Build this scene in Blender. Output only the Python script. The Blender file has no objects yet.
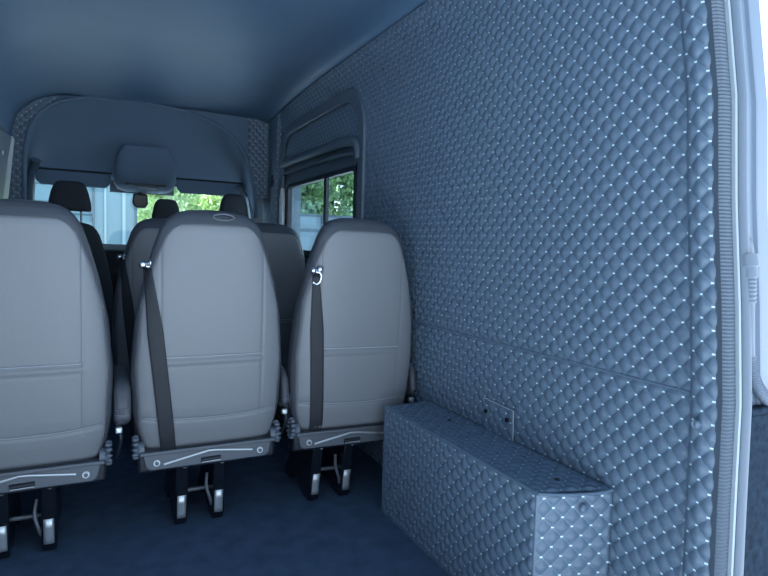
import bpy, bmesh, math, random
import numpy as np
from mathutils import Vector, Matrix
random.seed(5); np.random.seed(5)
sc = bpy.context.scene
C = sc.collection
PI = math.pi
A = 0.05                                   # quilt pitch (diamond diagonal)

# ------------------------------------------------------------------ materials
def mat(name, col, rough=.5, metal=0, spec=.5, bump=None, var=None, sheen=0, coat=0):
    m = bpy.data.materials.new(name); m.use_nodes = True
    nt = m.node_tree; b = nt.nodes['Principled BSDF']
    b.inputs['Base Color'].default_value = (*col, 1)
    b.inputs['Roughness'].default_value = rough
    b.inputs['Metallic'].default_value = metal
    b.inputs['Specular IOR Level'].default_value = spec
    b.inputs['Sheen Weight'].default_value = sheen
    b.inputs['Coat Weight'].default_value = coat
    tc = nt.nodes.new('ShaderNodeTexCoord')
    if var:
        n = nt.nodes.new('ShaderNodeTexNoise'); n.inputs['Scale'].default_value = var[0]; n.inputs['Detail'].default_value = 5
        nt.links.new(tc.outputs['Object'], n.inputs['Vector'])
        r = nt.nodes.new('ShaderNodeValToRGB')
        r.color_ramp.elements[0].position = .3; r.color_ramp.elements[1].position = .7
        r.color_ramp.elements[0].color = (*[c*(1-var[1]) for c in col], 1)
        r.color_ramp.elements[1].color = (*[c*(1+var[1]) for c in col], 1)
        nt.links.new(n.outputs['Fac'], r.inputs['Fac']); nt.links.new(r.outputs['Color'], b.inputs['Base Color'])
    if bump:
        n = nt.nodes.new('ShaderNodeTexNoise'); n.inputs['Scale'].default_value = bump[0]; n.inputs['Detail'].default_value = 3
        nt.links.new(tc.outputs['Object'], n.inputs['Vector'])
        bp = nt.nodes.new('ShaderNodeBump'); bp.inputs['Strength'].default_value = bump[1]; bp.inputs['Distance'].default_value = .002
        nt.links.new(n.outputs['Fac'], bp.inputs['Height']); nt.links.new(bp.outputs['Normal'], b.inputs['Normal'])
    return m

def M_math(nt, op, a, b=None):
    n = nt.nodes.new('ShaderNodeMath'); n.operation = op
    for i, v in enumerate((a, b)):
        if v is None: continue
        if isinstance(v, (int, float)): n.inputs[i].default_value = v
        else: nt.links.new(v, n.inputs[i])
    return n.outputs[0]

def quilt_mat(name, col, rough, thread, node):
    m = mat(name, col, rough, spec=.5)
    nt = m.node_tree; b = nt.nodes['Principled BSDF']
    uv = nt.nodes.new('ShaderNodeUVMap'); uv.uv_map = 'quilt'
    sp = nt.nodes.new('ShaderNodeSeparateXYZ'); nt.links.new(uv.outputs[0], sp.inputs[0])
    def near(o):
        return M_math(nt, 'ABSOLUTE', M_math(nt, 'SUBTRACT', M_math(nt, 'FRACT', M_math(nt, 'ADD', o, 500.5)), .5))
    dp, dq = near(sp.outputs[0]), near(sp.outputs[1])
    mn, mx = M_math(nt, 'MINIMUM', dp, dq), M_math(nt, 'MAXIMUM', dp, dq)
    line = M_math(nt, 'LESS_THAN', mn, .014)
    dash = M_math(nt, 'GREATER_THAN', M_math(nt, 'FRACT', M_math(nt, 'MULTIPLY', mx, 16)), .3)
    line = M_math(nt, 'MULTIPLY', line, dash)
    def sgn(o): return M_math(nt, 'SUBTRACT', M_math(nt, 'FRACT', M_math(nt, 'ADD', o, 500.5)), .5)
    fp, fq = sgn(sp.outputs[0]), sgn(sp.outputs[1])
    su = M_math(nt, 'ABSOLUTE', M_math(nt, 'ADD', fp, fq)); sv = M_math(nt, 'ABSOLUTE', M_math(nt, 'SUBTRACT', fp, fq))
    nd = M_math(nt, 'MULTIPLY', M_math(nt, 'LESS_THAN', su, .135), M_math(nt, 'LESS_THAN', sv, .075))  # pale dots at stitch crossings, thread catching light painted into the colour
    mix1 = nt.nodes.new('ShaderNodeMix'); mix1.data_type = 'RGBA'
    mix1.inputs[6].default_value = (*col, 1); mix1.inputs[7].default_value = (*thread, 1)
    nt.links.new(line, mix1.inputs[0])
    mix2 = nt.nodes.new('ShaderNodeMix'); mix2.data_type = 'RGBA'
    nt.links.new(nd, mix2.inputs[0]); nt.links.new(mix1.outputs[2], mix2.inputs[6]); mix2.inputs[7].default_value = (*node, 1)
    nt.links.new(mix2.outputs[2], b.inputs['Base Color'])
    tc = nt.nodes.new('ShaderNodeTexCoord')
    n = nt.nodes.new('ShaderNodeTexNoise'); n.inputs['Scale'].default_value = 45; n.inputs['Detail'].default_value = 4
    nt.links.new(tc.outputs['Object'], n.inputs['Vector'])
    bp = nt.nodes.new('ShaderNodeBump'); bp.inputs['Strength'].default_value = .35; bp.inputs['Distance'].default_value = .003
    nt.links.new(n.outputs['Fac'], bp.inputs['Height']); nt.links.new(bp.outputs['Normal'], b.inputs['Normal'])
    return m

VINYL = (.110, .165, .235)
M = dict(
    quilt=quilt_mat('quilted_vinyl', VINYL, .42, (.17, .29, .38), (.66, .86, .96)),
    vinyl=mat('black_vinyl', VINYL, .42, bump=(60, .3)),
    ceiling=mat('headlining', (.098, .178, .29), .42, spec=.5, var=(3, .06)),
    headliner=mat('cab_headliner', (.125, .185, .27), .75, spec=.3),
    carpet=mat('dark_carpet', (.075, .122, .20), .95, spec=.15, bump=(350, .8), var=(14, .16)),
    seat=mat('seat_vinyl_grey', (.198, .213, .235), .45, spec=.5, bump=(240, .25)),
    seatdark_shaded=mat('seat_vinyl_dark_shaded', (.075, .085, .105), .42, spec=.5, bump=(240, .25)),  # darker seat vinyl: shade on backrest sides and top put into the colour
    seam=mat('seam_thread', (.13, .15, .19), .6),
    seamlight=mat('seam_highlight', (.42, .48, .55), .5),  # paler seam tone, highlight along the seam painted into the colour
    fabric=mat('cab_seat_fabric', (.030, .036, .046), .85, spec=.3, bump=(300, .5)),
    frame=mat('seat_frame_steel', (.13, .15, .18), .45, metal=.35),
    black=mat('black_plastic', (.010, .016, .028), .5),
    gloss=mat('gloss_black', (.008, .012, .02), .22),
    chrome=mat('chrome', (.75, .8, .85), .2, metal=1),
    bright=mat('worn_bare_steel', (.70, .76, .80), .38, metal=.7),
    webbing=mat('belt_webbing', (.022, .027, .036), .6, bump=(500, .5)),
    knob=mat('grey_knob', (.11, .14, .18), .35),
    moulding=mat('dark_moulding', (.09, .13, .18), .35),
    paint=mat('grey_blue_paint', (.16, .21, .28), .4, coat=.1),
    paintpale=mat('pale_door_paint', (.80, .82, .83), .35),
    greypanel=mat('grey_panel', (.22, .25, .30), .5),
    lip=mat('metal_lip', (.36, .42, .48), .5, metal=.2),
    rubber=mat('seal_rubber', (.13, .17, .225), .45, bump=(150, .4)),
    edging=mat('ribbed_edging', (.085, .115, .155), .5),
    hose=mat('hose_rubber', (.16, .20, .26), .5),
    trimdark=mat('door_lower_trim', (.016, .030, .052), .85, spec=.1, var=(60, .4)),
    mirror=mat('mirror_black', (.012, .016, .022), .35),
    dash=mat('dash', (.02, .025, .032), .6),
    asphalt=mat('asphalt', (.58, .64, .70), .9, var=(2, .15)),
    facade=mat('pale_cladding', (.17, .28, .33), .35),
    facade_line=mat('cladding_joint', (.07, .12, .16), .6),
    facade_pale=mat('pale_mullion', (.34, .46, .50), .4),
    fence=mat('fence_sheet', (.13, .19, .24), .5, var=(1, .1)),
    fenceline=mat('fence_rail', (.05, .08, .11), .6),
    bark=mat('bark', (.06, .05, .035), .9),
)
def glass(name, tint, refl):
    m = bpy.data.materials.new(name); m.use_nodes = True; nt = m.node_tree; nt.nodes.clear()
    o = nt.nodes.new('ShaderNodeOutputMaterial'); t = nt.nodes.new('ShaderNodeBsdfTransparent'); g = nt.nodes.new('ShaderNodeBsdfGlossy')
    t.inputs[0].default_value = (*tint, 1); g.inputs['Roughness'].default_value = .02
    mx = nt.nodes.new('ShaderNodeMixShader'); fr = nt.nodes.new('ShaderNodeLayerWeight'); fr.inputs[0].default_value = .5
    fac = M_math(nt, 'ADD', M_math(nt, 'MULTIPLY', M_math(nt, 'POWER', fr.outputs['Facing'], 5.), refl), .03)
    nt.links.new(fac, mx.inputs[0]); nt.links.new(t.outputs[0], mx.inputs[1]); nt.links.new(g.outputs[0], mx.inputs[2])
    nt.links.new(mx.outputs[0], o.inputs[0]); return m
M['glass'] = glass('window_glass', (.90, .97, .97), .5)
M['tintglass'] = glass('tinted_window_glass', (.86, .94, .95), .55)
def leaf_mat(name, c1, c2):
    m = mat(name, c1, .6); nt = m.node_tree; b = nt.nodes['Principled BSDF']
    g = nt.nodes.new('ShaderNodeNewGeometry'); r = nt.nodes.new('ShaderNodeValToRGB')
    r.color_ramp.elements[0].color = (*c1, 1); r.color_ramp.elements[1].color = (*c2, 1)
    nt.links.new(g.outputs['Random Per Island'], r.inputs[0]); nt.links.new(r.outputs[0], b.inputs['Base Color'])
    return m
M['leafbright'] = leaf_mat('bright_leaves', (.45, .62, .26), (.85, .95, .55))
M['leafdark'] = leaf_mat('dark_leaves', (.12, .24, .11), (.38, .56, .28))

# ------------------------------------------------------------------ builders
def link(name, me, m=None, parent=None):
    o = bpy.data.objects.new(name, me); C.objects.link(o)
    if m is not None: me.materials.append(m)
    if parent is not None: o.parent = parent
    return o

def obj(name, bm, m, parent=None, smooth=True, bevel=0, seg=2):
    me = bpy.data.meshes.new(name)
    bmesh.ops.recalc_face_normals(bm, faces=bm.faces[:])
    bm.to_mesh(me); bm.free()
    if smooth:
        me.polygons.foreach_set('use_smooth', [True]*len(me.polygons))
        me.set_sharp_from_angle(angle=math.radians(38))
    o = link(name, me, M[m] if isinstance(m, str) else m, parent)
    if bevel:
        md = o.modifiers.new('bevel', 'BEVEL'); md.width = bevel; md.segments = seg; md.limit_method = 'ANGLE'; md.angle_limit = math.radians(35)
    return o

def thing(name, label, cat, loc=(0, 0, 0), rz=0, group=None):
    o = bpy.data.objects.new(name, None); C.objects.link(o); o.empty_display_size = .05
    o.location = loc; o.rotation_euler = (0, 0, rz)
    return tag(o, label, cat, group)
def tag(o, label, cat, group=None):
    o['label'] = label; o['category'] = cat
    if group: o['group'] = group
    return o
def struct(o, label=None):
    o['kind'] = 'structure'
    if label: o['label'] = label
    return o

def box(bm, lo, hi, mtx=None):
    lo, hi = Vector(lo), Vector(hi); vs = []
    for x in (lo.x, hi.x):
        for y in (lo.y, hi.y):
            for z in (lo.z, hi.z):
                v = Vector((x, y, z)); vs.append(bm.verts.new(mtx @ v if mtx else v))
    for f in ((0,1,3,2),(4,6,7,5),(0,4,5,1),(2,3,7,6),(0,2,6,4),(1,5,7,3)): bm.faces.new([vs[i] for i in f])
def NB(): return bmesh.new()

def tube(bm, pts, r, n=8, flat=1.0, closed=False, rfun=None, up=Vector((0, 0, 1)), cap=True):
    pts = [Vector(p) for p in pts]; rings = []; N = len(pts)
    prev = None
    for i, p in enumerate(pts):
        if closed: d = pts[(i+1) % N]-pts[i-1]
        else: d = pts[min(i+1, N-1)]-pts[max(i-1, 0)]
        d.normalize()
        a = prev if prev is not None else (up if abs(d.dot(up)) < .95 else Vector((1, 0, 0)))
        s = a - d*a.dot(d); s.normalize(); prev = s; t = d.cross(s)
        rr = rfun(i) if rfun else r
        rings.append([bm.verts.new(p + s*rr*flat*math.cos(2*PI*k/n) + t*rr*math.sin(2*PI*k/n)) for k in range(n)])
    for i in range(N if closed else N-1):
        a, b = rings[i], rings[(i+1) % N]
        for k in range(n): bm.faces.new((a[k], a[(k+1) % n], b[(k+1) % n], b[k]))
    if cap and not closed:
        bm.faces.new(rings[0][::-1]); bm.faces.new(rings[-1])

def cyl(bm, c, axis, r, h, n=24, r2=None):
    c = Vector(c); ax = Vector(axis).normalized()
    q = Vector((0, 0, 1)).rotation_difference(ax).to_matrix().to_4x4()
    bmesh.ops.create_cone(bm, cap_ends=True, segments=n, radius1=r, radius2=r if r2 is None else r2, depth=h, matrix=Matrix.Translation(c) @ q)
def ball(bm, c, r, s=(1, 1, 1), n=12):
    bmesh.ops.create_uvsphere(bm, u_segments=n*2, v_segments=n, radius=r, matrix=Matrix.Translation(Vector(c)) @ Matrix.Diagonal((*s, 1)))
def prism(bm, poly, axis, a, b):
    """poly = list of 2D points in the two other axes, extruded along axis from a to b"""
    def P(u, v, w):
        return {0: (w, u, v), 1: (u, w, v), 2: (u, v, w)}[axis]
    l = [bm.verts.new(P(u, v, a)) for u, v in poly]; h = [bm.verts.new(P(u, v, b)) for u, v in poly]
    n = len(poly)
    bm.faces.new(l); bm.faces.new(h[::-1])
    for i in range(n): bm.faces.new((l[i], l[(i+1) % n], h[(i+1) % n], h[i]))
def spline(pts, n=8):
    P = [Vector(p) for p in pts]; out = []
    for i in range(len(P)-1):
        p0, p1, p2, p3 = P[max(i-1, 0)], P[i], P[i+1], P[min(i+2, len(P)-1)]
        for k in range(n):
            t = k/n; out.append(.5*((2*p1)+(-p0+p2)*t+(2*p0-5*p1+4*p2-p3)*t*t+(-p0+3*p1-3*p2+p3)*t**3))
    out.append(P[-1]); return out
def grid_mesh(name, V, nu, nv, m, parent=None, uv=None, keep=None, flip=False):
    """V (nu,nv,3) grid"""
    idx = np.arange(nu*nv).reshape(nu, nv)
    q = np.stack([idx[:-1, :-1], idx[1:, :-1], idx[1:, 1:], idx[:-1, 1:]], -1)
    if keep is not None: q = q[keep]
    q = q.reshape(-1, 4)
    if flip: q = q[:, ::-1]
    me = bpy.data.meshes.new(name)
    me.vertices.add(nu*nv); me.vertices.foreach_set('co', V.reshape(-1).astype(np.float32))
    me.loops.add(q.size); me.loops.foreach_set('vertex_index', q.reshape(-1).astype(np.int32))
    me.polygons.add(len(q)); me.polygons.foreach_set('loop_start', (np.arange(len(q))*4).astype(np.int32))
    me.polygons.foreach_set('use_smooth', np.ones(len(q), bool))
    me.update(calc_edges=True)
    if uv is not None:
        l = me.uv_layers.new(name='quilt'); l.data.foreach_set('uv', uv.reshape(-1, 2)[q.reshape(-1)].reshape(-1).astype(np.float32))
    if keep is not None:
        bm = bmesh.new(); bm.from_mesh(me); bmesh.ops.delete(bm, geom=[v for v in bm.verts if not v.link_faces], context='VERTS'); bm.to_mesh(me); bm.free()
    me.validate()
    return link(name, me, M[m] if isinstance(m, str) else m, parent)

def quilt(name, fn, ulen, vlen, N, parent, u0=0, v0=0, ustart=0, vstart=0, H=.0066, step=A/16, mask=None, flip=False, edge=.006, m='quilt'):
    """quilted padding: fn(u,v)->base point arrays; N(u,v) -> outward normal (const or array)"""
    def axis(s, e, o):
        k0, k1 = math.ceil((s-o)/step), math.floor((e-o)/step)
        a = o+step*np.arange(k0, k1+1)
        if a[0]-s > step*.2: a = np.concatenate([[s], a])
        if e-a[-1] > step*.2: a = np.concatenate([a, [e]])
        return a
    U, W = axis(ustart, ulen, u0), axis(vstart, vlen, v0)
    u, v = np.meshgrid(U, W, indexing='ij')
    P, Q = (u-u0)/A, (v-v0)/A
    p, q = P+Q, P-Q
    h = (np.abs(np.sin(PI*p))*np.abs(np.sin(PI*q)))**.68
    e = np.minimum(np.minimum(u-ustart, ulen-u), np.minimum(v-vstart, vlen-v))/edge if edge else np.ones_like(u)
    h = h*np.clip(e, 0, 1)*H
    base = np.stack(np.broadcast_arrays(*fn(u, v)), -1)
    nrm = np.array(N) if not callable(N) else np.stack(np.broadcast_arrays(*N(u, v)), -1)
    V = base + nrm*h[..., None]
    keep = None
    if mask is not None:
        uc, vc = (u[:-1, :-1]+u[1:, 1:])/2, (v[:-1, :-1]+v[1:, 1:])/2
        keep = mask(uc, vc)
    return grid_mesh(name, V, len(U), len(W), m, parent, np.stack([p, q], -1), keep, flip)

# ------------------------------------------------------------------ the van shell (x across, y forward, z up; cargo floor z=0)
XR, XL, ZT = 1.18, -.50, 1.95
Y0 = .76
bm = NB(); box(bm, (XL-.06, .74, -.06), (XR+.1, 4.9, 0)); fl = obj('floor', bm, 'carpet', smooth=False)
struct(fl, 'dark navy carpet van floor under the seats')

# right wall: sheet-metal skin with openings, padded faces as children
def edge_y(z):      # rear edge of the padding, slants forward towards the roof
    return np.interp(z, [0, .3, .5, .7, .9, 1.12, 1.34, 1.56, 2.0], [.800, .804, .809, .813, .829, .852, .868, .901, .965])
bm = NB()
X0, X1 = XR+.006, XR+.10
prism(bm, [(.775, -.05), (2.70, -.05), (2.70, 1.42), (2.60, 1.42), (2.60, 1.96), (.90, 1.96), (.80, 1.1)], 0, X0, X1)
box(bm, (XR+.02, 2.60, 1.42), (X1, 4.95, 1.96)); box(bm, (X0, 2.66, -.05), (X1, 4.95, .93))
box(bm, (X0, 3.88, .93), (X1, 4.40, 1.43)); box(bm, (X0, 4.80, .93), (X1, 4.95, 1.43)); box(bm, (X0, 4.40, 1.38), (X1, 4.80, 1.43))
wr = obj('wall_right', bm, 'moulding', smooth=False); struct(wr, 'right side wall of the van lined in quilted blue-black vinyl')
YN, ZN = 1.25, 1.205                  # a stitch node measured on the wall
def wallfn(y, z):
    ys = np.maximum(y, edge_y(z))
    x = XR + .0*z
    return x - np.clip((z-1.80)/.16, 0, 1)**2*.03, ys, z
SEAM = .702
def bay(y, z):                         # the rounded opening of the sliding-door bay
    a0, a1, zt, r = 2.62, 4.00, 1.785, .22
    dy = np.maximum(a0+r-y, 0); dz = np.maximum(z-(zt-r), 0)
    return (y > a0) & (y < a1) & (z < zt) & ((dy*dy+dz*dz) < r*r)
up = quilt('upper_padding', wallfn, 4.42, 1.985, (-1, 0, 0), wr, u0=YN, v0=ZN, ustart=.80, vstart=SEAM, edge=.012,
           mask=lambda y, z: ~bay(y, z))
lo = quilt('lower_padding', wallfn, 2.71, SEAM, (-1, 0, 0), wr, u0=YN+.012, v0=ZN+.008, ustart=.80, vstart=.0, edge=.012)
bm = NB(); tube(bm, [(XR-.001, y, SEAM+.001) for y in np.linspace(.82, 2.70, 40)], .0035, 6); obj('seam_piping', bm, 'vinyl', wr)
# hidden buttons on the wall padding
for (y, z) in ((1.271, 1.205+.0), (1.60, 1.18), (1.86, 1.15), (1.47, 1.52)):
    bm = NB(); cyl(bm, (XR-.006, y, z), (-1, 0, 0), .008, .006, 16); ball(bm, (XR-.008, y, z), .008, (.5, 1, 1), 8); obj('vinyl_button', bm, 'vinyl', wr)

# quilted rear corner strip
def corner(u, v):   # u 0..1 across, v height
    y = edge_y(v) + .002 - u*.070
    x = XR - .004 - .016*np.sin(np.clip(u*1.0, 0, 1)*PI*.75+.2) + .006*u
    return x, y, v
def corner_fn(u, v): return corner((u)/.075, v)
tr = quilt('trim_1', corner_fn, .078, 1.95, (-.96, -.28, 0), None, u0=.037, v0=ZN+.018, ustart=0, vstart=0, H=.007, edge=.010, flip=True)
struct(tr, 'quilted padded corner strip beside the rear door opening')
bm = NB(); cyl(bm, (XR-.028, .783, .645), (-1, -.5, 0), .009, .008, 18); ball(bm, (XR-.031, .781, .645), .009, (.5, .7, 1), 8); obj('vinyl_button', bm, 'vinyl', tr)

# ribbed edging, metal lip, rubber seal : follow the opening edge
ZS = np.linspace(-.02, 1.99, 60)
def lipline(dx, dy): return [(XR+dx, edge_y(z)-.075+dy-.0, z) for z in ZS]
def strip(bm, a, b):
    va = [bm.verts.new(p) for p in a]; vb = [bm.verts.new(p) for p in b]
    for i in range(len(a)-1): bm.faces.new((va[i], va[i+1], vb[i+1], vb[i]))
def profile_strip(name, prof, m, label, parent=None, ribs=0):
    bm = NB(); zs = np.linspace(-.02, 1.99, 60 if not ribs else ribs*2)
    rows = []
    for i, z in enumerate(zs):
        off = .0014 if (ribs and i % 2) else 0
        rows.append([bm.verts.new((XR+dx-off, edge_y(z)-.072+dy-off, z)) for dx, dy in prof])
    for a, b in zip(rows[:-1], rows[1:]):
        for k in range(len(prof)): bm.faces.new((a[k], a[(k+1) % len(prof)], b[(k+1) % len(prof)], b[k]))
    bm.faces.new(rows[0]); bm.faces.new(rows[-1][::-1])
    o = obj(name, bm, m, parent)
    if parent is None: struct(o, label)
    return o
profile_strip('trim_2', [(-.012, .012), (-.016, -.004), (-.008, -.012), (.012, -.014), (.012, .012)], 'edging', 'ribbed grey edging along the padded corner', ribs=260)
profile_strip('trim_3', [(.013, .008), (.013, -.022), (.017, -.024), (.019, -.020), (.019, .008)], 'lip', 'thin shiny metal lip of the door opening')
arc = [(.034+.013*math.cos(a), -.020+.013*math.sin(a)) for a in np.linspace(0, 2*PI, 14)[:-1]]
profile_strip('trim_4', arc, 'rubber', 'grey rubber seal round the rear door opening')
profile_strip('trim_5', [(.042, .02), (.042, -.008), (.058, -.012), (.060, -.016), (.066, -.016), (.068, -.010), (.098, -.006), (.102, -.012), (.108, -.012), (.112, -.004), (.168, .002), (.168, .05), (.042, .05)], 'paint', 'grey-blue painted rear pillar of the van body')

# ceiling with rolled edges
bm = NB(); prof = []
for a in np.linspace(0, 1, 9):      # right roll
    prof.append((XR-.03-.13*(1-math.cos(a*PI/2)) , ZT+.005+.06*math.sin(a*PI/2)))
prof += [(x, ZT+.065+.012*math.sin((1.02-x)/1.1*PI)) for x in np.linspace(.95, .05, 14)]
for a in np.linspace(1, 0, 9): prof.append((XL+.02+.38*(1-math.cos(a*PI/2)), 1.66+.355*math.sin(a*PI/2)))
prof.append((XL, 1.60))
ys = np.linspace(.86, 4.30, 40); rows = [[bm.verts.new((x, y, z-max(0, z-1.7)/.33*.075*max(0, min(1, (y-3.0)/1.25))**2)) for x, z in prof] for y in ys]
for a, b in zip(rows[:-1], rows[1:]):
    for k in range(len(prof)-1): bm.faces.new((a[k], a[k+1], b[k+1], b[k]))
ce = obj('ceiling', bm, 'ceiling'); md = ce.modifiers.new('s', 'SOLIDIFY'); md.thickness = .03; md.offset = 1
struct(ce, 'smooth dark blue vinyl roof lining')
ce.data.flip_normals() if ce.data.polygons[0].normal.z > 0 else None
bm = NB(); box(bm, (XL-.1, .84, 2.06), (XR+.1, 4.95, 2.09)); box(bm, (XR-.04, .90, 1.99), (XR+.1, 4.95, 2.07)); obj('roof_skin', bm, 'paint', ce, smooth=False)
bm = NB(); box(bm, (XL-.08, .80, -.05), (XL, 2.1, 2.07)); box(bm, (XL-.08, 2.1, -.05), (XL, 3.95, 1.0)); box(bm, (XL-.08, 2.1, 1.0), (XL, 4.95, 2.07)); box(bm, (XL-.08, 3.95, -.05), (XL, 4.95, 1.0))
wl = obj('wall_left', bm, 'greypanel', smooth=False); struct(wl, 'plain grey left side wall at the edge of the photo')

# ------------------------------------------------------------------ sliding-door bay on the right
bm = NB()
RX = XR+.012
def ring(bm, y0, y1, z0, z1, r, w, x0, x1, n=8):
    def path(y0, y1, z0, z1, r):
        P = []
        for cy, cz, a0 in ((y1-r, z0+r, -PI/2), (y1-r, z1-r, 0), (y0+r, z1-r, PI/2), (y0+r, z0+r, PI)):
            for k in range(n+1): a = a0+k/n*PI/2; P.append((cy+r*math.cos(a), cz+r*math.sin(a)))
        return P
    o, i = path(y0, y1, z0, z1, r), path(y0+w, y1-w, z0+w, z1-w, max(r-w, .004))
    L = [[bm.verts.new((x, y, z)) for y, z in P] for x, P in ((x1, o), (x0, o), (x0, i), (x1, i))]
    m = len(o)
    for a, b in ((0, 1), (1, 2), (2, 3), (3, 0)):
        for k in range(m): bm.faces.new((L[a][k], L[a][(k+1) % m], L[b][(k+1) % m], L[b][k]))
ring(bm, 2.585, 4.03, .05, 1.82, .25, .070, XR-.018, XR+.012)
obj('bay_moulding', bm, 'moulding', wr, bevel=.008, seg=3)
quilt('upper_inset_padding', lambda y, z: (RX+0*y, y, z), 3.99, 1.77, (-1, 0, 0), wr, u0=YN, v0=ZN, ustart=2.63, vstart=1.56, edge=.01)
bm = NB(); tube(bm, spline([(XR-.005, 2.655, 1.44), (XR-.012, 2.72, 1.535), (XR-.012, 3.2, 1.555), (XR-.010, 3.7, 1.56), (XR-.004, 3.97, 1.56)], 6), .028, 12, flat=.9)
tube(bm, spline([(XR-.002, 2.68, 1.42), (XR-.006, 2.76, 1.48), (XR-.006, 3.3, 1.495), (XR-.002, 3.95, 1.50)], 6), .012, 8)
obj('bay_rail', bm, 'moulding', wr)
# the window itself
bm = NB(); ring(bm, 2.70, 3.88, .93, 1.42, .05, .028, XR-.004, XR+.03)
wn = obj('window_1', bm, 'black', bevel=.004); struct(wn, 'sliding side window of the van behind the seats')
bm = NB(); box(bm, (XR+.000, 3.13, .95), (XR+.022, 3.165, 1.40)); box(bm, (XR+.002, 2.73, .955), (XR+.02, 3.86, .975)); obj('window_divider', bm, 'black', wn, bevel=.003)
bm = NB(); box(bm, (XR+.012, 2.72, .95), (XR+.016, 3.86, 1.40)); obj('window_pane', bm, 'tintglass', wn, smooth=False)
bm = NB(); box(bm, (XR-.014, 2.735, 1.115), (XR+.0, 2.765, 1.14)); obj('window_latch', bm, 'black', wn, bevel=.003)
# bare painted door edge by the pillar
bm = NB(); prism(bm, [(3.885, .9), (3.945, .9), (3.965, 1.33), (3.925, 1.40), (3.90, 1.33)], 0, XR-.030, XR-.004)
obj('trim_6', bm, 'paintpale', bevel=.006); struct(bpy.data.objects['trim_6'], 'bare white painted edge in front of the side window')
# pillar with quilting, standing proud
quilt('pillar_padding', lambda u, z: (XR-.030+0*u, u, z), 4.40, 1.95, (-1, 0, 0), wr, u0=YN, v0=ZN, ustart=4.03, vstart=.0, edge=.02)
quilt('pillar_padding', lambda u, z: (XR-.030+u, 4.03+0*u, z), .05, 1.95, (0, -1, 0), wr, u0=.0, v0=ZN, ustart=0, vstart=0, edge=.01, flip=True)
bm = NB(); box(bm, (XR-.045, 4.10, 1.42), (XR-.025, 4.13, 1.50)); obj('coat_hook', bm, 'black', wr, bevel=.004)
bm = NB(); box(bm, (XR-.028, 4.04, 0), (XR+.006, 4.40, 1.95)); obj('pillar_core', bm, 'moulding', wr, smooth=False)
# front door glass
bm = NB(); ring(bm, 4.385, 4.82, .93, 1.40, .05, .02, XR-.004, XR+.03); w3 = obj('window_3', bm, 'black', bevel=.004); struct(w3, 'front passenger door window sliver past the pillar')
bm = NB(); box(bm, (XR+.012, 4.40, .95), (XR+.016, 4.80, 1.38)); obj('window_pane', bm, 'glass', w3, smooth=False)

# ------------------------------------------------------------------ front of the cab
ARCH = [(-.392, 1.20), (-.392, 1.354), (-.385, 1.55), (-.345, 1.72), (-.24, 1.84), (-.08, 1.905), (.10, 1.928), (.33, 1.925), (.56, 1.90), (.74, 1.85), (.88, 1.77), (.975, 1.65), (1.02, 1.50), (1.05, 1.354), (1.06, 1.20)]
AS = [Vector((p.x, 0, p.y)) for p in spline([(x, z, 0) for x, z in ARCH], 6)]
AX, AZ = np.array([p.x for p in AS]), np.array([p.z for p in AS])
FY = 4.26
inner = lambda x, z: (z < np.interp(x, AX, AZ, left=-1, right=-1))
def ring_mask(x, z):
    m = ~inner(x, z)
    m &= ~((x > .30) & (z < 1.34))
    return m & ((x < -.20) | (x > 1.0))
wf = quilt('wall_front', lambda x, z: (x, FY+0*x, z), XR-.03, 2.0, (0, -1, 0), None, u0=0, v0=ZN, ustart=XL, vstart=0.0, step=A/8, edge=0, mask=ring_mask, flip=True)
struct(wf, 'quilted bulkhead frame around the overhead cab shelf')
quiltless = quilt('smooth_header', lambda x, z: (x, FY+.004+0*x, z), 1.0, 2.02, (0, -1, 0), wf, u0=0, v0=ZN, ustart=-.25, vstart=1.2, step=A/8, edge=0, H=0, mask=lambda x, z: ~inner(x, z), flip=True, m='headliner')
# moulded headliner with storage recess
bm = NB(); top = [(p.x, FY-.012, p.z) for p in AS]; n = len(top)
rows = [[(x, FY+.03, z) for x, _, z in top]]
s = AX-AX[0]; t = (AX-AX[0])/(AX[-1]-AX[0])
for k in range(13):
    f = k/12
    row = []
    for i in range(n):
        bx, bz, by = -.43+1.53*t[i], 1.42+.02*math.sin(t[i]*PI)-.0, 4.72
        e = f**1.0
        dip = .03*math.sin(PI*f)
        x = top[i][0]*(1-e)+bx*e; z = top[i][2]*(1-e)+bz*e + dip*.6; y = (FY-.012)*(1-e)+by*e + dip
        # console bulge in the middle
        g = math.exp(-((x-.33)/.16)**4)
        cb = max(0, min(1, (f-.45)/.25))
        y -= .07*g*cb
        row.append((x, y, z))
    rows.append(row)
R = [[bm.verts.new(p) for p in r] for r in rows]
for a, b in zip(R[:-1], R[1:]):
    for k in range(n-1): bm.faces.new((a[k], a[k+1], b[k+1], b[k]))
hl = obj('trim_7', bm, 'headliner'); md = hl.modifiers.new('s', 'SOLIDIFY'); md.thickness = .01
struct(hl, 'moulded grey-blue overhead shelf lining above the windscreen')
bm = NB(); tube(bm, [(p.x, FY-.008, p.z) for p in AS], .014, 10); obj('arch_edge', bm, 'headliner', hl)
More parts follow.
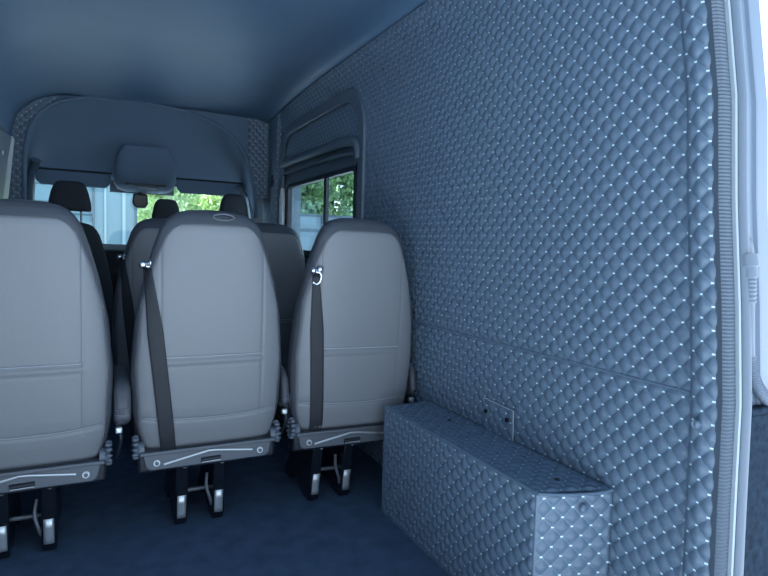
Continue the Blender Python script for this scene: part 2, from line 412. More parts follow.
# overhead console
bm = NB()
sl = [(1.66, .15, 4.44, .03), (1.58, .19, 4.46, .05), (1.48, .205, 4.50, .065), (1.40, .20, 4.56, .07), (1.372, .18, 4.60, .06), (1.36, .14, 4.63, .04)]
RR = []
for z, hw, y, d in sl:
    ring_ = []
    for k in range(28):
        a = 2*PI*k/28; cx, sy = math.cos(a), math.sin(a)
        ring_.append(bm.verts.new((.325+hw*abs(cx)**.5*math.copysign(1, cx), y+d*abs(sy)**.5*math.copysign(1, sy), z)))
    RR.append(ring_)
for a, b in zip(RR[:-1], RR[1:]):
    for k in range(28): bm.faces.new((a[k], a[(k+1) % 28], b[(k+1) % 28], b[k]))
bm.faces.new(RR[0]); bm.faces.new(RR[-1][::-1])
oc = obj('overhead_console', bm, 'headliner'); tag(oc, 'grey overhead console bulging down at the middle of the windscreen top', 'console')
bm = NB(); box(bm, (.19, 4.483, 1.395), (.46, 4.50, 1.412)); obj('reading_light_slot', bm, 'black', oc, bevel=.004)
bm = NB(); box(bm, (.27, 4.478, 1.375), (.40, 4.50, 1.388)); obj('switch_strip', bm, 'greypanel', oc, bevel=.004)
# sun visors
for nm, x0, x1, lab in (('sun_visor', -.36, .10, 'dark sun visor folded up above the driver, left of the console'), ('sun_visor', .55, 1.02, 'dark sun visor folded up right of the console')):
    t_ = thing(nm, lab, 'sun visor', ((x0+x1)/2, 4.60, 1.42), group='sun visors')
    hw = (x1-x0)/2
    bm = NB(); prism(bm, [(-hw, -.02), (-hw+.03, -.05), (hw-.03, -.05), (hw, -.02), (hw, .06), (-hw, .06)], 1, -.012, .012); obj('visor_panel', bm, 'headliner', t_, bevel=.008)
    bm = NB(); tube(bm, [(-hw-.01, -.015, .055), (hw+.01, -.015, .055)], .007, 8); obj('visor_rod', bm, 'black', t_)
# pillars of the windscreen and closed front
bm = NB()
prism(bm, [(XL-.06, 0), (-.44, 0), (-.43, 1.2), (-.41, 1.44), (-.41, 1.6), (XL-.06, 1.6)], 1, 4.72, 4.90)
prism(bm, [(1.125, 0), (XR+.1, 0), (XR+.1, 1.6), (1.055, 1.6), (1.065, 1.42), (1.11, 1.15)], 1, 4.72, 4.90)
box(bm, (XL-.06, 4.72, 1.43), (XR+.1, 4.90, 2.07)); box(bm, (XL, 4.72, -.05), (XR, 4.9, .90))
tp = obj('trim_8', bm, 'black', smooth=False); struct(tp, 'dark windscreen pillars and header')
bm = NB(); tube(bm, [(-.405, 4.66, 1.0), (-.40, 4.66, 1.3), (-.385, 4.62, 1.44), (-.35, 4.55, 1.52)], .03, 10); tube(bm, [(1.12, 4.66, 1.0), (1.085, 4.66, 1.25), (1.06, 4.64, 1.38), (1.0, 4.6, 1.46)], .032, 10); obj('pillar_cover', bm, 'moulding', tp)
bm = NB(); box(bm, (-.44, 4.80, .90), (1.125, 4.806, 1.44)); w2 = obj('window_2', bm, 'glass', smooth=False); struct(w2, 'windscreen with a building and trees beyond')
bm = NB(); box(bm, (.10, 4.79, 1.36), (.55, 4.799, 1.435)); obj('sensor_cover', bm, 'greypanel', w2, bevel=.02)
bm = NB()
prism(bm, [(4.30, .55), (4.26, .80), (4.34, .93), (4.50, .975), (4.79, .965), (4.79, .5)], 0, XL+.02, XR-.06)
db = obj('dashboard', bm, 'dash', bevel=.02); tag(db, 'black dashboard running below the windscreen', 'dashboard')
bm = NB(); prism(bm, [(4.28, .975), (4.31, 1.0), (4.48, 1.01), (4.55, .97)], 0, -.32, -.02); obj('instrument_hood', bm, 'dash', db, bevel=.015)
# rear-view mirror
mr = thing('rear_view_mirror', 'black rear-view mirror hanging below the overhead console', 'mirror', (.30, 4.66, 1.330))
bm = NB(); prism(bm, [(-.048, .02), (-.055, -.05), (-.035, -.085), (.035, -.085), (.055, -.05), (.05, .02)], 1, -.02, .03); obj('mirror_housing', bm, 'mirror', mr, bevel=.012, seg=3)
bm = NB(); tube(bm, [(0, .02, -.02), (0, .05, .03), (0, .06, .06)], .01, 8); obj('mirror_stem', bm, 'mirror', mr)
# left rear pillar strip
bm = NB(); prism(bm, [(3.66, 1.18), (3.84, 1.18), (4.20, 1.60), (4.10, 1.60)], 0, XL+.02, XL+.066); tl = obj('trim_9', bm, 'paintpale', bevel=.004)
struct(tl, 'bare white painted strip on the left pillar')
bm = NB(); prism(bm, [(2.9, 1.0), (3.50, 1.0), (3.66, 1.18), (4.10, 1.60), (3.6, 1.56), (2.9, 1.53)], 0, XL, XL+.06); obj('trim_10', bm, 'greypanel', bevel=.005); struct(bpy.data.objects['trim_10'], 'grey panel at the left edge')
bm = NB(); box(bm, (XL+.058, 3.70, 1.44), (XL+.066, 3.72, 1.46)); obj('bright_clip', bm, 'bright', bpy.data.objects['trim_10'])

# ------------------------------------------------------------------ wheel-arch box
BX0, BX1, BY0, BY1, BZ = .973, XR-.012, 1.063, 1.90, .41
wb = thing('wheel_arch_box', 'quilted blue-black vinyl box over the wheel arch against the right wall', 'wheel arch box', (BX0, BY0, 0))
L, Wd = BY1-BY0, BX1-BX0
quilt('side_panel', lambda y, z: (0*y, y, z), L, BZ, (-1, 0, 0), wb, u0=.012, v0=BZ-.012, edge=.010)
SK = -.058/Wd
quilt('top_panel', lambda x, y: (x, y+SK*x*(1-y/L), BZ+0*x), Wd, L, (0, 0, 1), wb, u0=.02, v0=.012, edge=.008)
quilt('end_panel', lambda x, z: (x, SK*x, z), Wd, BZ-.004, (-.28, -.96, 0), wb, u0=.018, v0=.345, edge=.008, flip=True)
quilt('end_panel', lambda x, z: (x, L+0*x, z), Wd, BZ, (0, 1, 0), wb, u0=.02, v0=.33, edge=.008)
bm = NB()
c0 = .0015
tube(bm, [(c0, L-c0, BZ-c0), (c0, c0, BZ-c0)], .0055, 8); tube(bm, [(c0, c0, BZ-c0), (c0, c0, 0)], .004, 8); tube(bm, [(c0, L-c0, BZ), (c0, L-c0, 0)], .004, 8)
obj('edge_piping', bm, 'vinyl', wb)
bm = NB()   # lid lip folded over the end, slightly sagging
tube(bm, spline([(0, -.002, BZ-.001), (.05, -.020, BZ-.004), (.10, -.036, BZ-.005), (.15, -.050, BZ-.004), (Wd-.003, -.060, BZ+.001)], 8), .006, 8, flat=.7)
obj('lid_lip', bm, 'vinyl', wb)
def button(parent, c, ax, r=.010, m='vinyl'):
    bm = NB(); ax = Vector(ax); cyl(bm, c, ax, r, .006, 20); ball(bm, Vector(c)+ax*.003, r*.98, (1 if not ax.x else .5, 1 if not ax.y else .5, 1 if not ax.z else .5), 8)
    return obj('button', bm, m, parent)
button(wb, (.112, -.044, BZ-.040), (0, -1, 0), .012)
button(wb, (.096, .034+.0, BZ+.004), (0, 0, 1), .007, 'gloss'); button(wb, (.118, .579, BZ+.004), (0, 0, 1), .007, 'gloss')
button(wb, (.10, .30, BZ+.004), (0, 0, 1), .006, 'vinyl')

# access flap on the wall above the box
fp = quilt('access_flap', lambda y, z: (XR-.010+0*y, y, z), 1.556, .508, (-1, 0, 0), None, u0=YN+.012, v0=ZN+.008, ustart=1.40, vstart=.40, edge=.004, H=.005)
tag(fp, 'small quilted access flap on the wall just above the wheel arch box', 'flap')
bm = NB(); tube(bm, [(XR-.008, 1.40, .40), (XR-.011, 1.40, .505), (XR-.010, 1.555, .510), (XR-.008, 1.556, .44)], .0017, 6); obj('flap_edge', bm, 'seamlight', fp)
for y in (1.425, 1.535): bm = NB(); cyl(bm, (XR-.016, y, .47), (1, 0, 0), .007, .006, 14); obj('snap_button', bm, 'gloss', fp)

# ------------------------------------------------------------------ passenger seats
ZW = [.300, .312, .33, .38, .45, .60, .75, .88, .98, 1.04, 1.070, 1.088, 1.100, 1.108, 1.112]
HW = [.195, .210, .218, .235, .247, .250, .238, .213, .186, .166, .148, .130, .108, .075, .02]
DP = [.030, .050, .060, .066, .070, .070, .067, .062, .057, .052, .048, .043, .036, .026, .006]
def lean(z): return .065 - .055*max(0, (z-.3)/.8) + (.025*max(0, (z-1.03)/.08)**2 if z > 1.03 else 0)
NX = 3.4
def sec(z): return np.interp(z, ZW, HW), np.interp(z, ZW, DP), lean(z)
def yback(x, z):
    w, d, c = sec(z); r = min(1, abs(x)/w); return c - d*(1-r**NX)**(1/NX)
def loft(bm, zs, f, n=56, ex=3.4):
    rings = []
    for z in zs:
        w, d, c, x0 = f(z); ring_ = []
        for k in range(n):
            a = 2*PI*k/n; ca, sa = math.cos(a), math.sin(a)
            ring_.append(bm.verts.new((x0+w*abs(ca)**(2/ex)*math.copysign(1, ca), c+d*abs(sa)**(2/ex)*math.copysign(1, sa), z)))
        rings.append(ring_)
    for a, b in zip(rings[:-1], rings[1:]):
        for k in range(n): bm.faces.new((a[k], a[(k+1) % n], b[(k+1) % n], b[k]))
    bm.faces.new(rings[0][::-1]); bm.faces.new(rings[-1])

def surf_tube(parent, name, pts, r, m, off=.0):
    bm = NB(); tube(bm, [(x, yback(x, z)-off, z) for x, z in pts], r, 6); return obj(name, bm, m, parent)

def panel_halfwidth(z):      # outline of the grey back panel
    return np.interp(z, [.318, .34, .40, .60, .80, .92, .98, 1.02, 1.045, 1.058, 1.064], [.205, .214, .228, .238, .222, .190, .169, .152, .132, .112, .085])
def build_seat(loc, label, group, belt_top, belt_bot, handle, legs, arm=.279):
    t = thing('passenger_seat', label, 'seat', loc, group=group)
    bm = NB(); zs = sorted(set(list(np.linspace(.30, 1.05, 34)) + list(np.linspace(1.05, 1.112, 12)) + ZW))
    loft(bm, zs, lambda z: (*sec(z), 0)); obj('backrest', bm, 'seatdark_shaded', t)
    # the back shell, paler without the painted shade, laid over the rear of the backrest
    nz, nx = 150, 90; V = np.zeros((nx, nz, 3))
    for j, z in enumerate(np.linspace(.318, 1.064, nz)):
        hw = panel_halfwidth(z)
        for i, s in enumerate(np.linspace(-1, 1, nx)):
            s2 = math.sin(s*PI/2)*.35+s*.65; x = s2*hw
            e = min(1-abs(s2), 1) * hw
            ez = min(1.064-z, z-.318)
            fade = min(1, max(0, min(e, ez)/.010)); fade = math.sqrt(1-(1-fade)**2)
            o = -.003 + .0095*fade
            for gx in (-.165, .165):
                if .40 < z < 1.0: o -= .0022*math.exp(-((x-gx)/.004)**2)
            for gz, am in ((.622, .0045), (.598, .0030)):
                if abs(x) < .166: o -= am*math.exp(-((z-gz)/.0045)**2)
            if abs(x) < .166 and .598 < z < .622: o += .002
            o -= .0040*math.exp(-((z-(.412+.25*x*x))/.005)**2)
            V[i, j] = (x, yback(x, z)-o, z)
    grid_mesh('back_panel', V, nx, nz, 'seat', t)
    # stitching
    def yo(x, z): return yback(x, z)-.0062
    for s in (-1, 1):
        bm = NB()
        tube(bm, [((s*.162), yo(s*.162, z)+.001, z) for z in np.linspace(.43, .985, 30)], .0009, 5)
        obj('stitching', bm, 'seam', t)
    for gz in (.627, .603):
        bm = NB(); tube(bm, [(x, yo(x, gz), gz) for x in np.linspace(-.163, .163, 20)], .0011, 5); obj('cross_seam', bm, 'seamlight', t)
    bm = NB(); tube(bm, [(x, yo(x, .417), .416+.25*x*x) for x in np.linspace(-.225, .225, 24)], .0009, 5); obj('cross_seam', bm, 'seamlight', t)
    # piping round the panel edge
    zz = list(np.linspace(.33, 1.0, 24))+list(np.linspace(1.01, 1.064, 12))
    left = [(-panel_halfwidth(z), z) for z in zz]; right = [(panel_halfwidth(z), z) for z in reversed(zz)]
    mid = [(x, 1.0655) for x in np.linspace(-.075, .075, 8)]
    surf_tube(t, 'piping', left+mid+right, .0024, 'seatdark_shaded', .001)
    # top grab loop
    if handle:
        bm = NB(); hx = .030
        loop = [(hx+.034*math.cos(a), yback(hx, 1.085)-.006, 1.088+.010*math.sin(a)) for a in np.linspace(0, 2*PI, 24)[:-1]]
        tube(bm, loop, .0035, 8, closed=True); hd = obj('release_loop', bm, 'frame', t)
        bm = NB(); ball(bm, (hx, yback(hx, 1.085)-.002, 1.088), .031, (1, .20, .28), 8); obj('loop_recess', bm, 'black', hd)
    # cushion
    bm = NB(); prism(bm, [(.10, .30), (.10, .41), (.16, .44), (.50, .455), (.56, .43), (.57, .35), (.54, .30)], 0, -.235, .235); obj('seat_cushion', bm, 'seatdark_shaded', t, bevel=.03, seg=4)
    # steel bar below the backrest
    bm = NB(); prism(bm, [(-.215, .305), (-.205, .255), (-.19, .245), (.19, .245), (.205, .255), (.215, .305)], 1, .012, .030)
    prism(bm, [(-.225, .30), (.225, .30), (.225, .312), (-.225, .312)], 1, -.004, .10)
    bar = obj('rear_bar', bm, 'frame', t, bevel=.003)
    bm = NB(); tube(bm, [(-.15, .010, .262), (-.005, .010, .291), (.02, .010, .290), (.145, .010, .275)], .004, 8, up=Vector((0, 1, 0))); obj('pressed_rib', bm, 'bright', bar)
    for s in (-1, 1):
        bm = NB(); cyl(bm, (s*.172, .009, .270), (0, 1, 0), .0105, .006, 18); obj('bolt', bm, 'bright', bar)
        bm = NB(); cyl(bm, (s*.172, .005, .270), (0, 1, 0), .0065, .006, 6); obj('bolt_head', bm, 'frame', bar)
    bm = NB(); tube(bm, [(-.03+.0, .011, .260), (.035, .011, .262)], .0085, 10, up=Vector((0, 0, 1))); obj('slot', bm, 'black', bar)
    bm = NB(); tube(bm, [(-.028, .0065, .2545), (.034, .0065, .2555)], .0022, 6); obj('slot_lip', bm, 'bright', bar)
    bm = NB(); box(bm, (-.23, .02, .235), (.23, .50, .30)); obj('cushion_frame', bm, 'black', t, bevel=.01)
    for s in (-1, 1):    # toothed recliner knobs
        bm = NB()
        cyl(bm, (s*.225, .03, .318), (1, 0, 0), .026, .030, 20)
        for k in range(12):
            a = 2*PI*k/12; ball(bm, (s*.236, .03+.028*math.cos(a), .325+.034*math.sin(a)), .0088, (1.3, 1, .8), 6)
        obj('recliner_knob', bm, 'knob', t)
    # folded arm rest on the right, ribbed pad seen end-on
    bm = NB()
    P = [(.0, .43), (.005, .465), (.02, .52), (.05, .545), (.10, .555), (.30, .555), (.32, .52), (.30, .44), (.20, .415), (.05, .405)]
    prism(bm, P, 0, .251, arm)
    ar = obj('arm_rest', bm, 'seatdark_shaded', t, bevel=.016, seg=4)
    bm = NB()
    for zz_ in (.468, .452): tube(bm, [(.256, -.001, zz_), (arm-.006, -.001, zz_)], .0014, 6)
    for xx in (.262, .270, .278): tube(bm, [(xx, -.002, .468), (xx, .012, .415)], .0012, 6)
    obj('arm_rest_seam', bm, 'knob', ar)
    # buckle on its stalk
    bm = NB(); tube(bm, spline([(.262, .06, .30), (.272, .03, .36), (.268, .035, .40)], 5), .006, 8); bk = obj('buckle_stalk', bm, 'black', t)
    bm = NB(); box(bm, (.256, .022, .385), (.276, .042, .405)); obj('buckle_tip', bm, 'bright', bk, bevel=.004)
    # shoulder belt and its chrome guide
    (bx, bz), (cx, cz) = belt_top, belt_bot
    bm = NB(); n = 30; wv = .024; A_, B_ = [], []
    d = Vector((cx-bx, 0, cz-bz)).normalized(); nn = Vector((-d.z, 0, d.x))
    for i in range(n+1):
        f = i/n; p = Vector((bx+(cx-bx)*f, 0, bz+(cz-bz)*f)); ww = wv*(.45+.55*min(1, f*3.0))
        row = []
        for k in range(7):
            q = p+nn*ww*(k/3-1); xq = max(-.249, min(.249, q.x)); y = yback(xq, max(q.z, .33))-.012 + (.0012 if k % 2 else 0) + max(0, abs(q.x)-.235)*.5
            if f > .93: y += (f-.93)*.3
            row.append(bm.verts.new((q.x, y, q.z)))
        A_.append(row)
    for a, b in zip(A_[:-1], A_[1:]):
        for k in range(6): bm.faces.new((a[k], a[k+1], b[k+1], b[k]))
    bl = obj('seat_belt', bm, 'webbing', t); md = bl.modifiers.new('s', 'SOLIDIFY'); md.thickness = .0022
    gy = yback(max(-.24, bx), bz)-.012
    bm = NB(); tube(bm, spline([(bx-.010, gy, bz+.018), (bx-.004, gy-.012, bz+.008), (bx+.010, gy-.014, bz+.004), (bx+.016, gy-.012, bz-.010), (bx+.012, gy-.010, bz-.028), (bx+.002, gy-.006, bz-.036), (bx-.010, gy-.002, bz-.030)], 6), .004, 8)
    bg = obj('belt_guide', bm, 'chrome', t)
    for dx in (-.012, .013):
        bm = NB(); ball(bm, (bx+dx, gy-.010, bz+.014+dx*.2), .0125, (1, .8, 1), 8); obj('guide_knob', bm, 'chrome', bg)
    # belt run going forward over the shoulder
    # two floor pedestals
    for lx in legs:
        bm = NB(); prism(bm, [(.10, .003), (.17, .003), (.30, .06), (.34, .003), (.42, .003), (.42, .03), (.36, .10), (.33, .235), (.06, .235), (.075, .15), (.085, .06), (.088, .02)], 0, lx-.021, lx+.021)
        lg = obj('leg', bm, 'gloss', t, bevel=.006)
        bm = NB(); pts = [(.077, .120), (.0835, .085), (.087, .050), (.089, .034)]
        va = [[bm.verts.new((lx+sx*.0145, y-.0035 - (0 if abs(sx) > .6 else .002), z)) for sx in (-1, -.4, .4, 1)] for y, z in pts]
        for a, b in zip(va[:-1], va[1:]):
            for k in range(3): bm.faces.new((a[k], a[k+1], b[k+1], b[k]))
        wp = obj('wear_plate', bm, 'bright', lg); md = wp.modifiers.new('s', 'SOLIDIFY'); md.thickness = .002
        bm = NB(); ball(bm, (lx+.006, .05, .232), .008, (1, 1, 1), 7); obj('leg_bolt', bm, 'bright', lg)
    bm = NB(); tube(bm, [(legs[0]+.02, .16, .10), (legs[1]-.02, .16, .10)], .008, 8); tube(bm, spline([(legs[1]-.035, .12, .17), (legs[1]-.04, .10, .13), (legs[1]-.03, .09, .09), (legs[1]-.022, .10, .06)], 5), .006, 8)
    obj('lock_lever', bm, 'frame', t)
    return t
SY = 1.985
seat_m = build_seat((.352, SY, 0), 'grey vinyl seat back in the middle of the nearest row, black belt slanting across it', 'nearest row of passenger seats', (-.204, .915), (-.135, .300), True, (-.084, .043))
seat_r = build_seat((.876, SY, 0), 'grey vinyl seat back at the right of the nearest row beside the wheel arch box', 'nearest row of passenger seats', (-.186, .90), (-.150, .300), False, (-.113, .016))
seat_r.rotation_euler.y = .018
seat_l = build_seat((-.200, SY-.02, 0), 'grey vinyl seat back cut off by the left edge of the photo, nearest row', 'nearest row of passenger seats', (-.215, .915), (-.150, .325), False, (-.060, .066), .302)

def copy_tree(o, parent=None):
    c = o.copy(); C.objects.link(c); c.parent = parent
    for ch in list(o.children):
        if not ch.name.startswith(('arm_rest', 'buckle')): copy_tree(ch, c)
    return c
for src, loc, lab in ((seat_m, (.300, 2.86, 0), 'second-row seat seen in the gap between the left and middle near seats'),
                      (seat_r, (.772, 2.86, 0), 'second-row seat seen in the gap between the middle and right near seats')):
    c = copy_tree(src); c.location = loc; c.scale = (.93, 1, 1); c['label'] = lab; c['group'] = 'second row of passenger seats'

# ------------------------------------------------------------------ cab seats with separate head restraints
def cab_seat(loc, hw, hz0, hz1, hr, label, ztop=1.10):
    t = thing('cab_seat', label, 'seat', loc, group='cab seats facing the windscreen')
    k = ztop/1.112
    bm = NB(); zs = [z*k for z in sorted(set(list(np.linspace(.40, 1.05, 24))+[z for z in ZW if z >= .45]))]
    loft(bm, zs, lambda z: (sec(z/k)[0]*hw/.25, sec(z/k)[1]*.95, sec(z/k)[2], 0)); obj('backrest', bm, 'fabric', t)
    bm = NB(); prism(bm, [(.10, .38), (.10, .48), (.5, .52), (.55, .48), (.54, .38)], 0, -hw, hw); obj('seat_cushion', bm, 'fabric', t, bevel=.03, seg=3)
    bm = NB(); box(bm, (-hw*.8, .1, .0), (hw*.8, .5, .39)); obj('seat_pedestal', bm, 'black', t, bevel=.02)
    bm = NB(); H_ = hz1-hz0
    loft(bm, [hz0+H_*f for f in (0, .03, .12, .35, .65, .85, .95, 1)], lambda z: (hr*np.interp((z-hz0)/H_, [0, .03, .12, .35, .65, .85, .95, 1], [.93, .99, 1, .96, .86, .74, .62, .42]), np.interp((z-hz0)/H_, [0, .03, .12, .5, .85, .95, 1], [.035, .045, .052, .052, .045, .035, .015]), .02, 0), 40, 4)
    obj('head_restraint', bm, 'fabric', t)
    for s in (-1, 1):
        bm = NB(); tube(bm, [(s*.055, .02, ztop-.03), (s*.055, .02, hz0+.03)], .006, 8); obj('head_restraint_post', bm, 'chrome', t)
    return t
cab_seat((-.125, 3.70, 0), .225, 1.160, 1.325, .108, 'black driver seat at the left with a wide head restraint against the windscreen')
cab_seat((.415, 4.00, 0), .20, 1.130, 1.278, .088, 'black front passenger seat whose head restraint shows left of the middle seat top')
cab_seat((.845, 3.98, 0), .20, 1.165, 1.338, .098, 'black front passenger seat whose head restraint shows near the right windscreen pillar', 1.13)

# ------------------------------------------------------------------ right rear door, opened, with its cable conduit
bm = NB(); prism(bm, [(.710, -.10), (.711, .30), (.719, .672), (.80, .672), (.80, -.10)], 0, XR+.048, XR+.19); box(bm, (XR+.048, .712, .672), (XR+.19, .80, .688))
lt = obj('trim_11', bm, 'trimdark', bevel=.004); struct(lt, 'dark scuffed plastic trim low on the rear pillar')
# conduit: grommet, straight neck, ribbed bend
hs = thing('cable_conduit', 'ribbed grey rubber cable hose bending off the rear body pillar', 'hose', (1.226, .748, 1.01))
pts = spline([(-.004, -.006, .0), (-.004, -.014, -.05), (-.002, -.016, -.12), (.004, -.018, -.20), (.016, -.020, -.245), (.040, -.024, -.285), (.085, -.030, -.322), (.16, -.04, -.345)], 16)
n1 = len(pts)
def rf(i):
    f = i/n1
    if f < .08: return .019
    if f < .14: return .015
    if f < .24 or f > .46: return .0110+.0022*(i % 2)
    return .0105
fine = []
for a, b in zip(pts[:-1], pts[1:]): fine += [a]
bm = NB(); tube(bm, fine, .012, 12, rfun=rf); obj('ribbed_hose', bm, 'hose', hs)
bm = NB(); ball(bm, (.004, .004, .0), .024, (1, .5, 1.5), 12); obj('grommet', bm, 'hose', hs)
bm = NB(); tube(bm, [(.006+.027*math.cos(a), .008, .0+.042*math.sin(a)) for a in np.linspace(0, 2*PI, 26)[:-1]], .004, 6, closed=True, up=Vector((0, 1, 0))); obj('grommet_rim', bm, 'rubber', hs)

# ------------------------------------------------------------------ outside
bm = NB(); box(bm, (-60, -40, -.9), (60, 90, -.72)); gr = obj('floor_outside', bm, 'asphalt', smooth=False); gr.name = 'ground'; struct(gr, 'paved yard outside the van')
# pale clad building beyond the windscreen
bl = thing('building', 'pale turquoise clad building seen through the left half of the windscreen', 'building', (-1.2, 13, -.72))
bm = NB(); box(bm, (-8, 0, 0), (1.98, 8, 9)); obj('cladding', bm, 'facade', bl, smooth=False)
for x, w_, m_ in ((1.15, .05, 'facade_line'), (1.37, .035, 'facade_pale'), (1.70, .06, 'facade_pale'), (1.93, .05, 'facade_line'), (.62, .03, 'facade_line'), (-.6, .03, 'facade_line')):
    bm = NB(); box(bm, (x, -.04, 0), (x+w_, 0.02, 9)); obj('mullion', bm, m_, bl, smooth=False)
for z in (1.2, 1.95, 2.2, 2.42, 2.76, 3.3):
    bm = NB(); box(bm, (-8, -.02, z), (1.15, .01, z+.03)); obj('panel_joint', bm, 'facade_line', bl, smooth=False)

def tree(name, loc, h, r, m, label, seed, nleaf=9000, leaf=.11, group='trees outside'):
    rng = np.random.RandomState(seed)
    t = thing(name, label, 'tree', loc, group=group)
    bm = NB(); tube(bm, [(0, 0, 0), (.05, 0, h*.3), (0, .05, h*.6)], .12, 8); obj('trunk', bm, 'bark', t)
    nb = 46; cs = rng.normal(size=(nb, 3)); cs /= np.linalg.norm(cs, axis=1)[:, None]; cs *= rng.rand(nb, 1)**.4
    cs = cs*[r, r, h*.42]+[0, 0, h*.55]
    ci = rng.randint(0, nb, nleaf); d = rng.normal(size=(nleaf, 3)); d /= np.linalg.norm(d, axis=1)[:, None]
    P = cs[ci]+d*(r*.30)*(.75+.25*rng.rand(nleaf, 1)); P[:, 2] = np.maximum(P[:, 2], .1)
    a = rng.normal(size=(nleaf, 3)); a /= np.linalg.norm(a, axis=1)[:, None]
    b = np.cross(a, rng.normal(size=(nleaf, 3))); b /= np.linalg.norm(b, axis=1)[:, None]
    V = np.stack([P-a*leaf, P+b*leaf*.5, P+a*leaf, P-b*leaf*.5], 1).reshape(-1, 3)
    me = bpy.data.meshes.new('foliage'); me.from_pydata(V.tolist(), [], [(4*i, 4*i+1, 4*i+2, 4*i+3) for i in range(nleaf)])
    link('foliage', me, M[m], t); return t
tree('tree', (2.35, 23.0, -.72), 6.0, 1.4, 'leafbright', 'bright green tree right beside the building, seen through the windscreen', 1)
tree('tree', (5.2, 24.8, -.72), 6.4, 1.6, 'leafbright', 'bright green tree seen through the right half of the windscreen', 2)
tree('tree', (8.5, 27.5, -.72), 7.0, 1.8, 'leafbright', 'bright green tree showing past the right windscreen pillar', 3)
tree('tree', (7.3, 18.8, -.72), 6.2, 1.6, 'leafdark', 'dark green tree filling the middle of the sliding window view', 4)
tree('tree', (8.6, 14.4, -.72), 6.0, 1.8, 'leafdark', 'dark green tree at the right of the sliding window view', 5)
tree('tree', (5.2, 16.6, -.72), 5.6, 1.2, 'leafdark', 'dark green tree nearest the bare white door edge, seen through the sliding window', 6)
fc = thing('boundary_fence', 'pale blue-grey sheet metal fence under the trees, seen through the sliding window', 'fence', (2.9, 11.5, -.72))
bm = NB(); box(bm, (0, 0, 0), (5.5, .06, 2.36)); obj('sheet_panel', bm, 'fence', fc, smooth=False)
for z, h_ in ((2.34, .05), (2.02, .05), (1.45, .03), (1.0, .05), (.55, .03)):
    bm = NB(); box(bm, (0, -.05, z), (5.5, 0, z+h_)); obj('rail', bm, 'fenceline', fc, smooth=False)
for x in (.1, 1.35, 2.6, 3.85, 5.1):
    bm = NB(); box(bm, (x, -.04, 0), (x+.05, 0, 2.36)); obj('post', bm, 'fenceline', fc, smooth=False)

# ------------------------------------------------------------------ light: open sky, brighter towards the right
w = bpy.data.worlds.new('World'); sc.world = w; w.use_nodes = True; nt = w.node_tree; nt.nodes.clear()
out = nt.nodes.new('ShaderNodeOutputWorld'); bg = nt.nodes.new('ShaderNodeBackground'); tc = nt.nodes.new('ShaderNodeTexCoord'); sp = nt.nodes.new('ShaderNodeSeparateXYZ')
nt.links.new(tc.outputs['Generated'], sp.inputs[0])
mr_ = nt.nodes.new('ShaderNodeMapRange'); mr_.inputs[1].default_value = -.05; mr_.inputs[2].default_value = .5
nt.links.new(sp.outputs[2], mr_.inputs[0])
mx = nt.nodes.new('ShaderNodeMix'); mx.data_type = 'RGBA'; mx.inputs[6].default_value = (.78, .90, 1.0, 1); mx.inputs[7].default_value = (.50, .72, 1.0, 1)
nt.links.new(mr_.outputs[0], mx.inputs[0]); nt.links.new(mx.outputs[2], bg.inputs[0])
mr2 = nt.nodes.new('ShaderNodeMapRange'); mr2.inputs[1].default_value = -.7; mr2.inputs[2].default_value = .9; mr2.inputs[3].default_value = .8; mr2.inputs[4].default_value = 1.6
nt.links.new(sp.outputs[0], mr2.inputs[0])
mr3 = nt.nodes.new('ShaderNodeMapRange'); mr3.inputs[1].default_value = .0; mr3.inputs[2].default_value = .65; mr3.inputs[3].default_value = 1.25; mr3.inputs[4].default_value = .38
nt.links.new(sp.outputs[2], mr3.inputs[0]); nt.links.new(M_math(nt, 'MULTIPLY', mr2.outputs[0], mr3.outputs[0]), bg.inputs[1])
nt.links.new(bg.outputs[0], out.inputs[0])
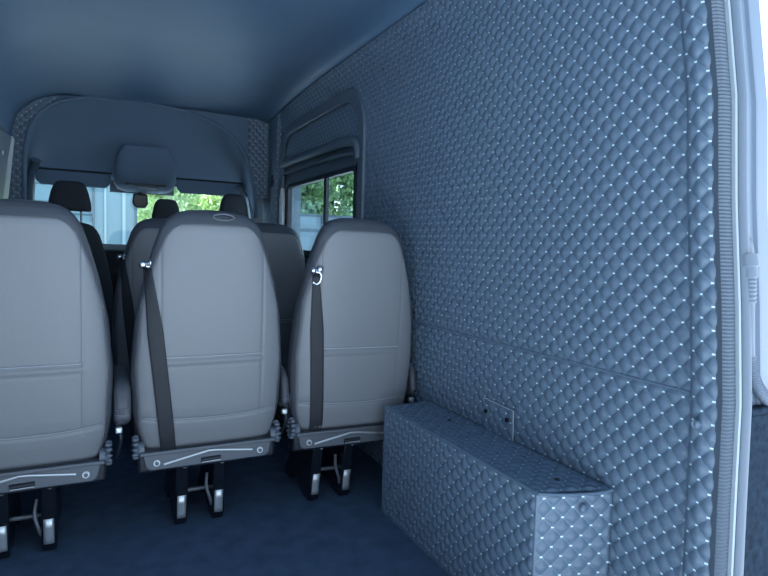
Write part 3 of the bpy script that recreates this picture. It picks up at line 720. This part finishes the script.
sl_ = bpy.data.lights.new('sun', 'SUN'); sl_.energy = 8.0; sl_.angle = .02; sl_.color = (.90, .96, 1.0)
so = bpy.data.objects.new('sun', sl_); C.objects.link(so); so.location = (-3, 10, 14)
so.rotation_euler = Vector((.25, -.33, -.91)).to_track_quat('-Z', 'Y').to_euler()
def portal(name, loc, rot, sx, sy):
    l = bpy.data.lights.new(name, 'AREA'); l.shape = 'RECTANGLE'; l.size = sx; l.size_y = sy; l.cycles.is_portal = True
    o = bpy.data.objects.new(name, l); C.objects.link(o); o.location = loc; o.rotation_euler = rot
portal('rear_opening_portal', (.36, .62, .98), (PI/2, 0, PI), 2.4, 2.6)
portal('windscreen_portal', (.34, 4.86, 1.17), (-PI/2, 0, PI), 1.6, .56)
portal('side_window_portal', (XR+.06, 3.28, 1.17), (0, PI/2, 0), .5, 1.2)

# ------------------------------------------------------------------ camera (directions solved from the vanishing points)
f = 577.
a = Vector((95-384, 288-240, f)); Fv = a.normalized(); s_ = .03
x = -(a[1]*(a[1]+s_*a[0])+f*f)/(a[0]-s_*a[1]); b = Vector((x, a[1]-s_*(x-a[0]), f)); Xv = b.normalized()
Zv = Xv.cross(Fv)
if Zv[1] < 0: Zv = -Zv
right = Vector((Xv[0], Fv[0], Zv[0])); upv = Vector((Xv[1], Fv[1], Zv[1])); fw = Vector((Xv[2], Fv[2], Zv[2]))
mt = Matrix(((right.x, upv.x, -fw.x, 0), (right.y, upv.y, -fw.y, 0), (right.z, upv.z, -fw.z, 1.0), (0, 0, 0, 1)))
cd = bpy.data.cameras.new('Camera'); cam = bpy.data.objects.new('Camera', cd); C.objects.link(cam); cam.matrix_world = mt
cd.sensor_width = 36; cd.lens = f/768*36; cd.clip_start = .02; cd.clip_end = 300
sc.camera = cam
sc.view_settings.view_transform = 'Standard'; sc.view_settings.look = 'None'; sc.view_settings.gamma = 1; sc.view_settings.use_curve_mapping = False
sc.view_settings.exposure = 1.0
sc.cycles.use_denoising = True
sc.cycles.max_bounces = 8; sc.cycles.diffuse_bounces = 5
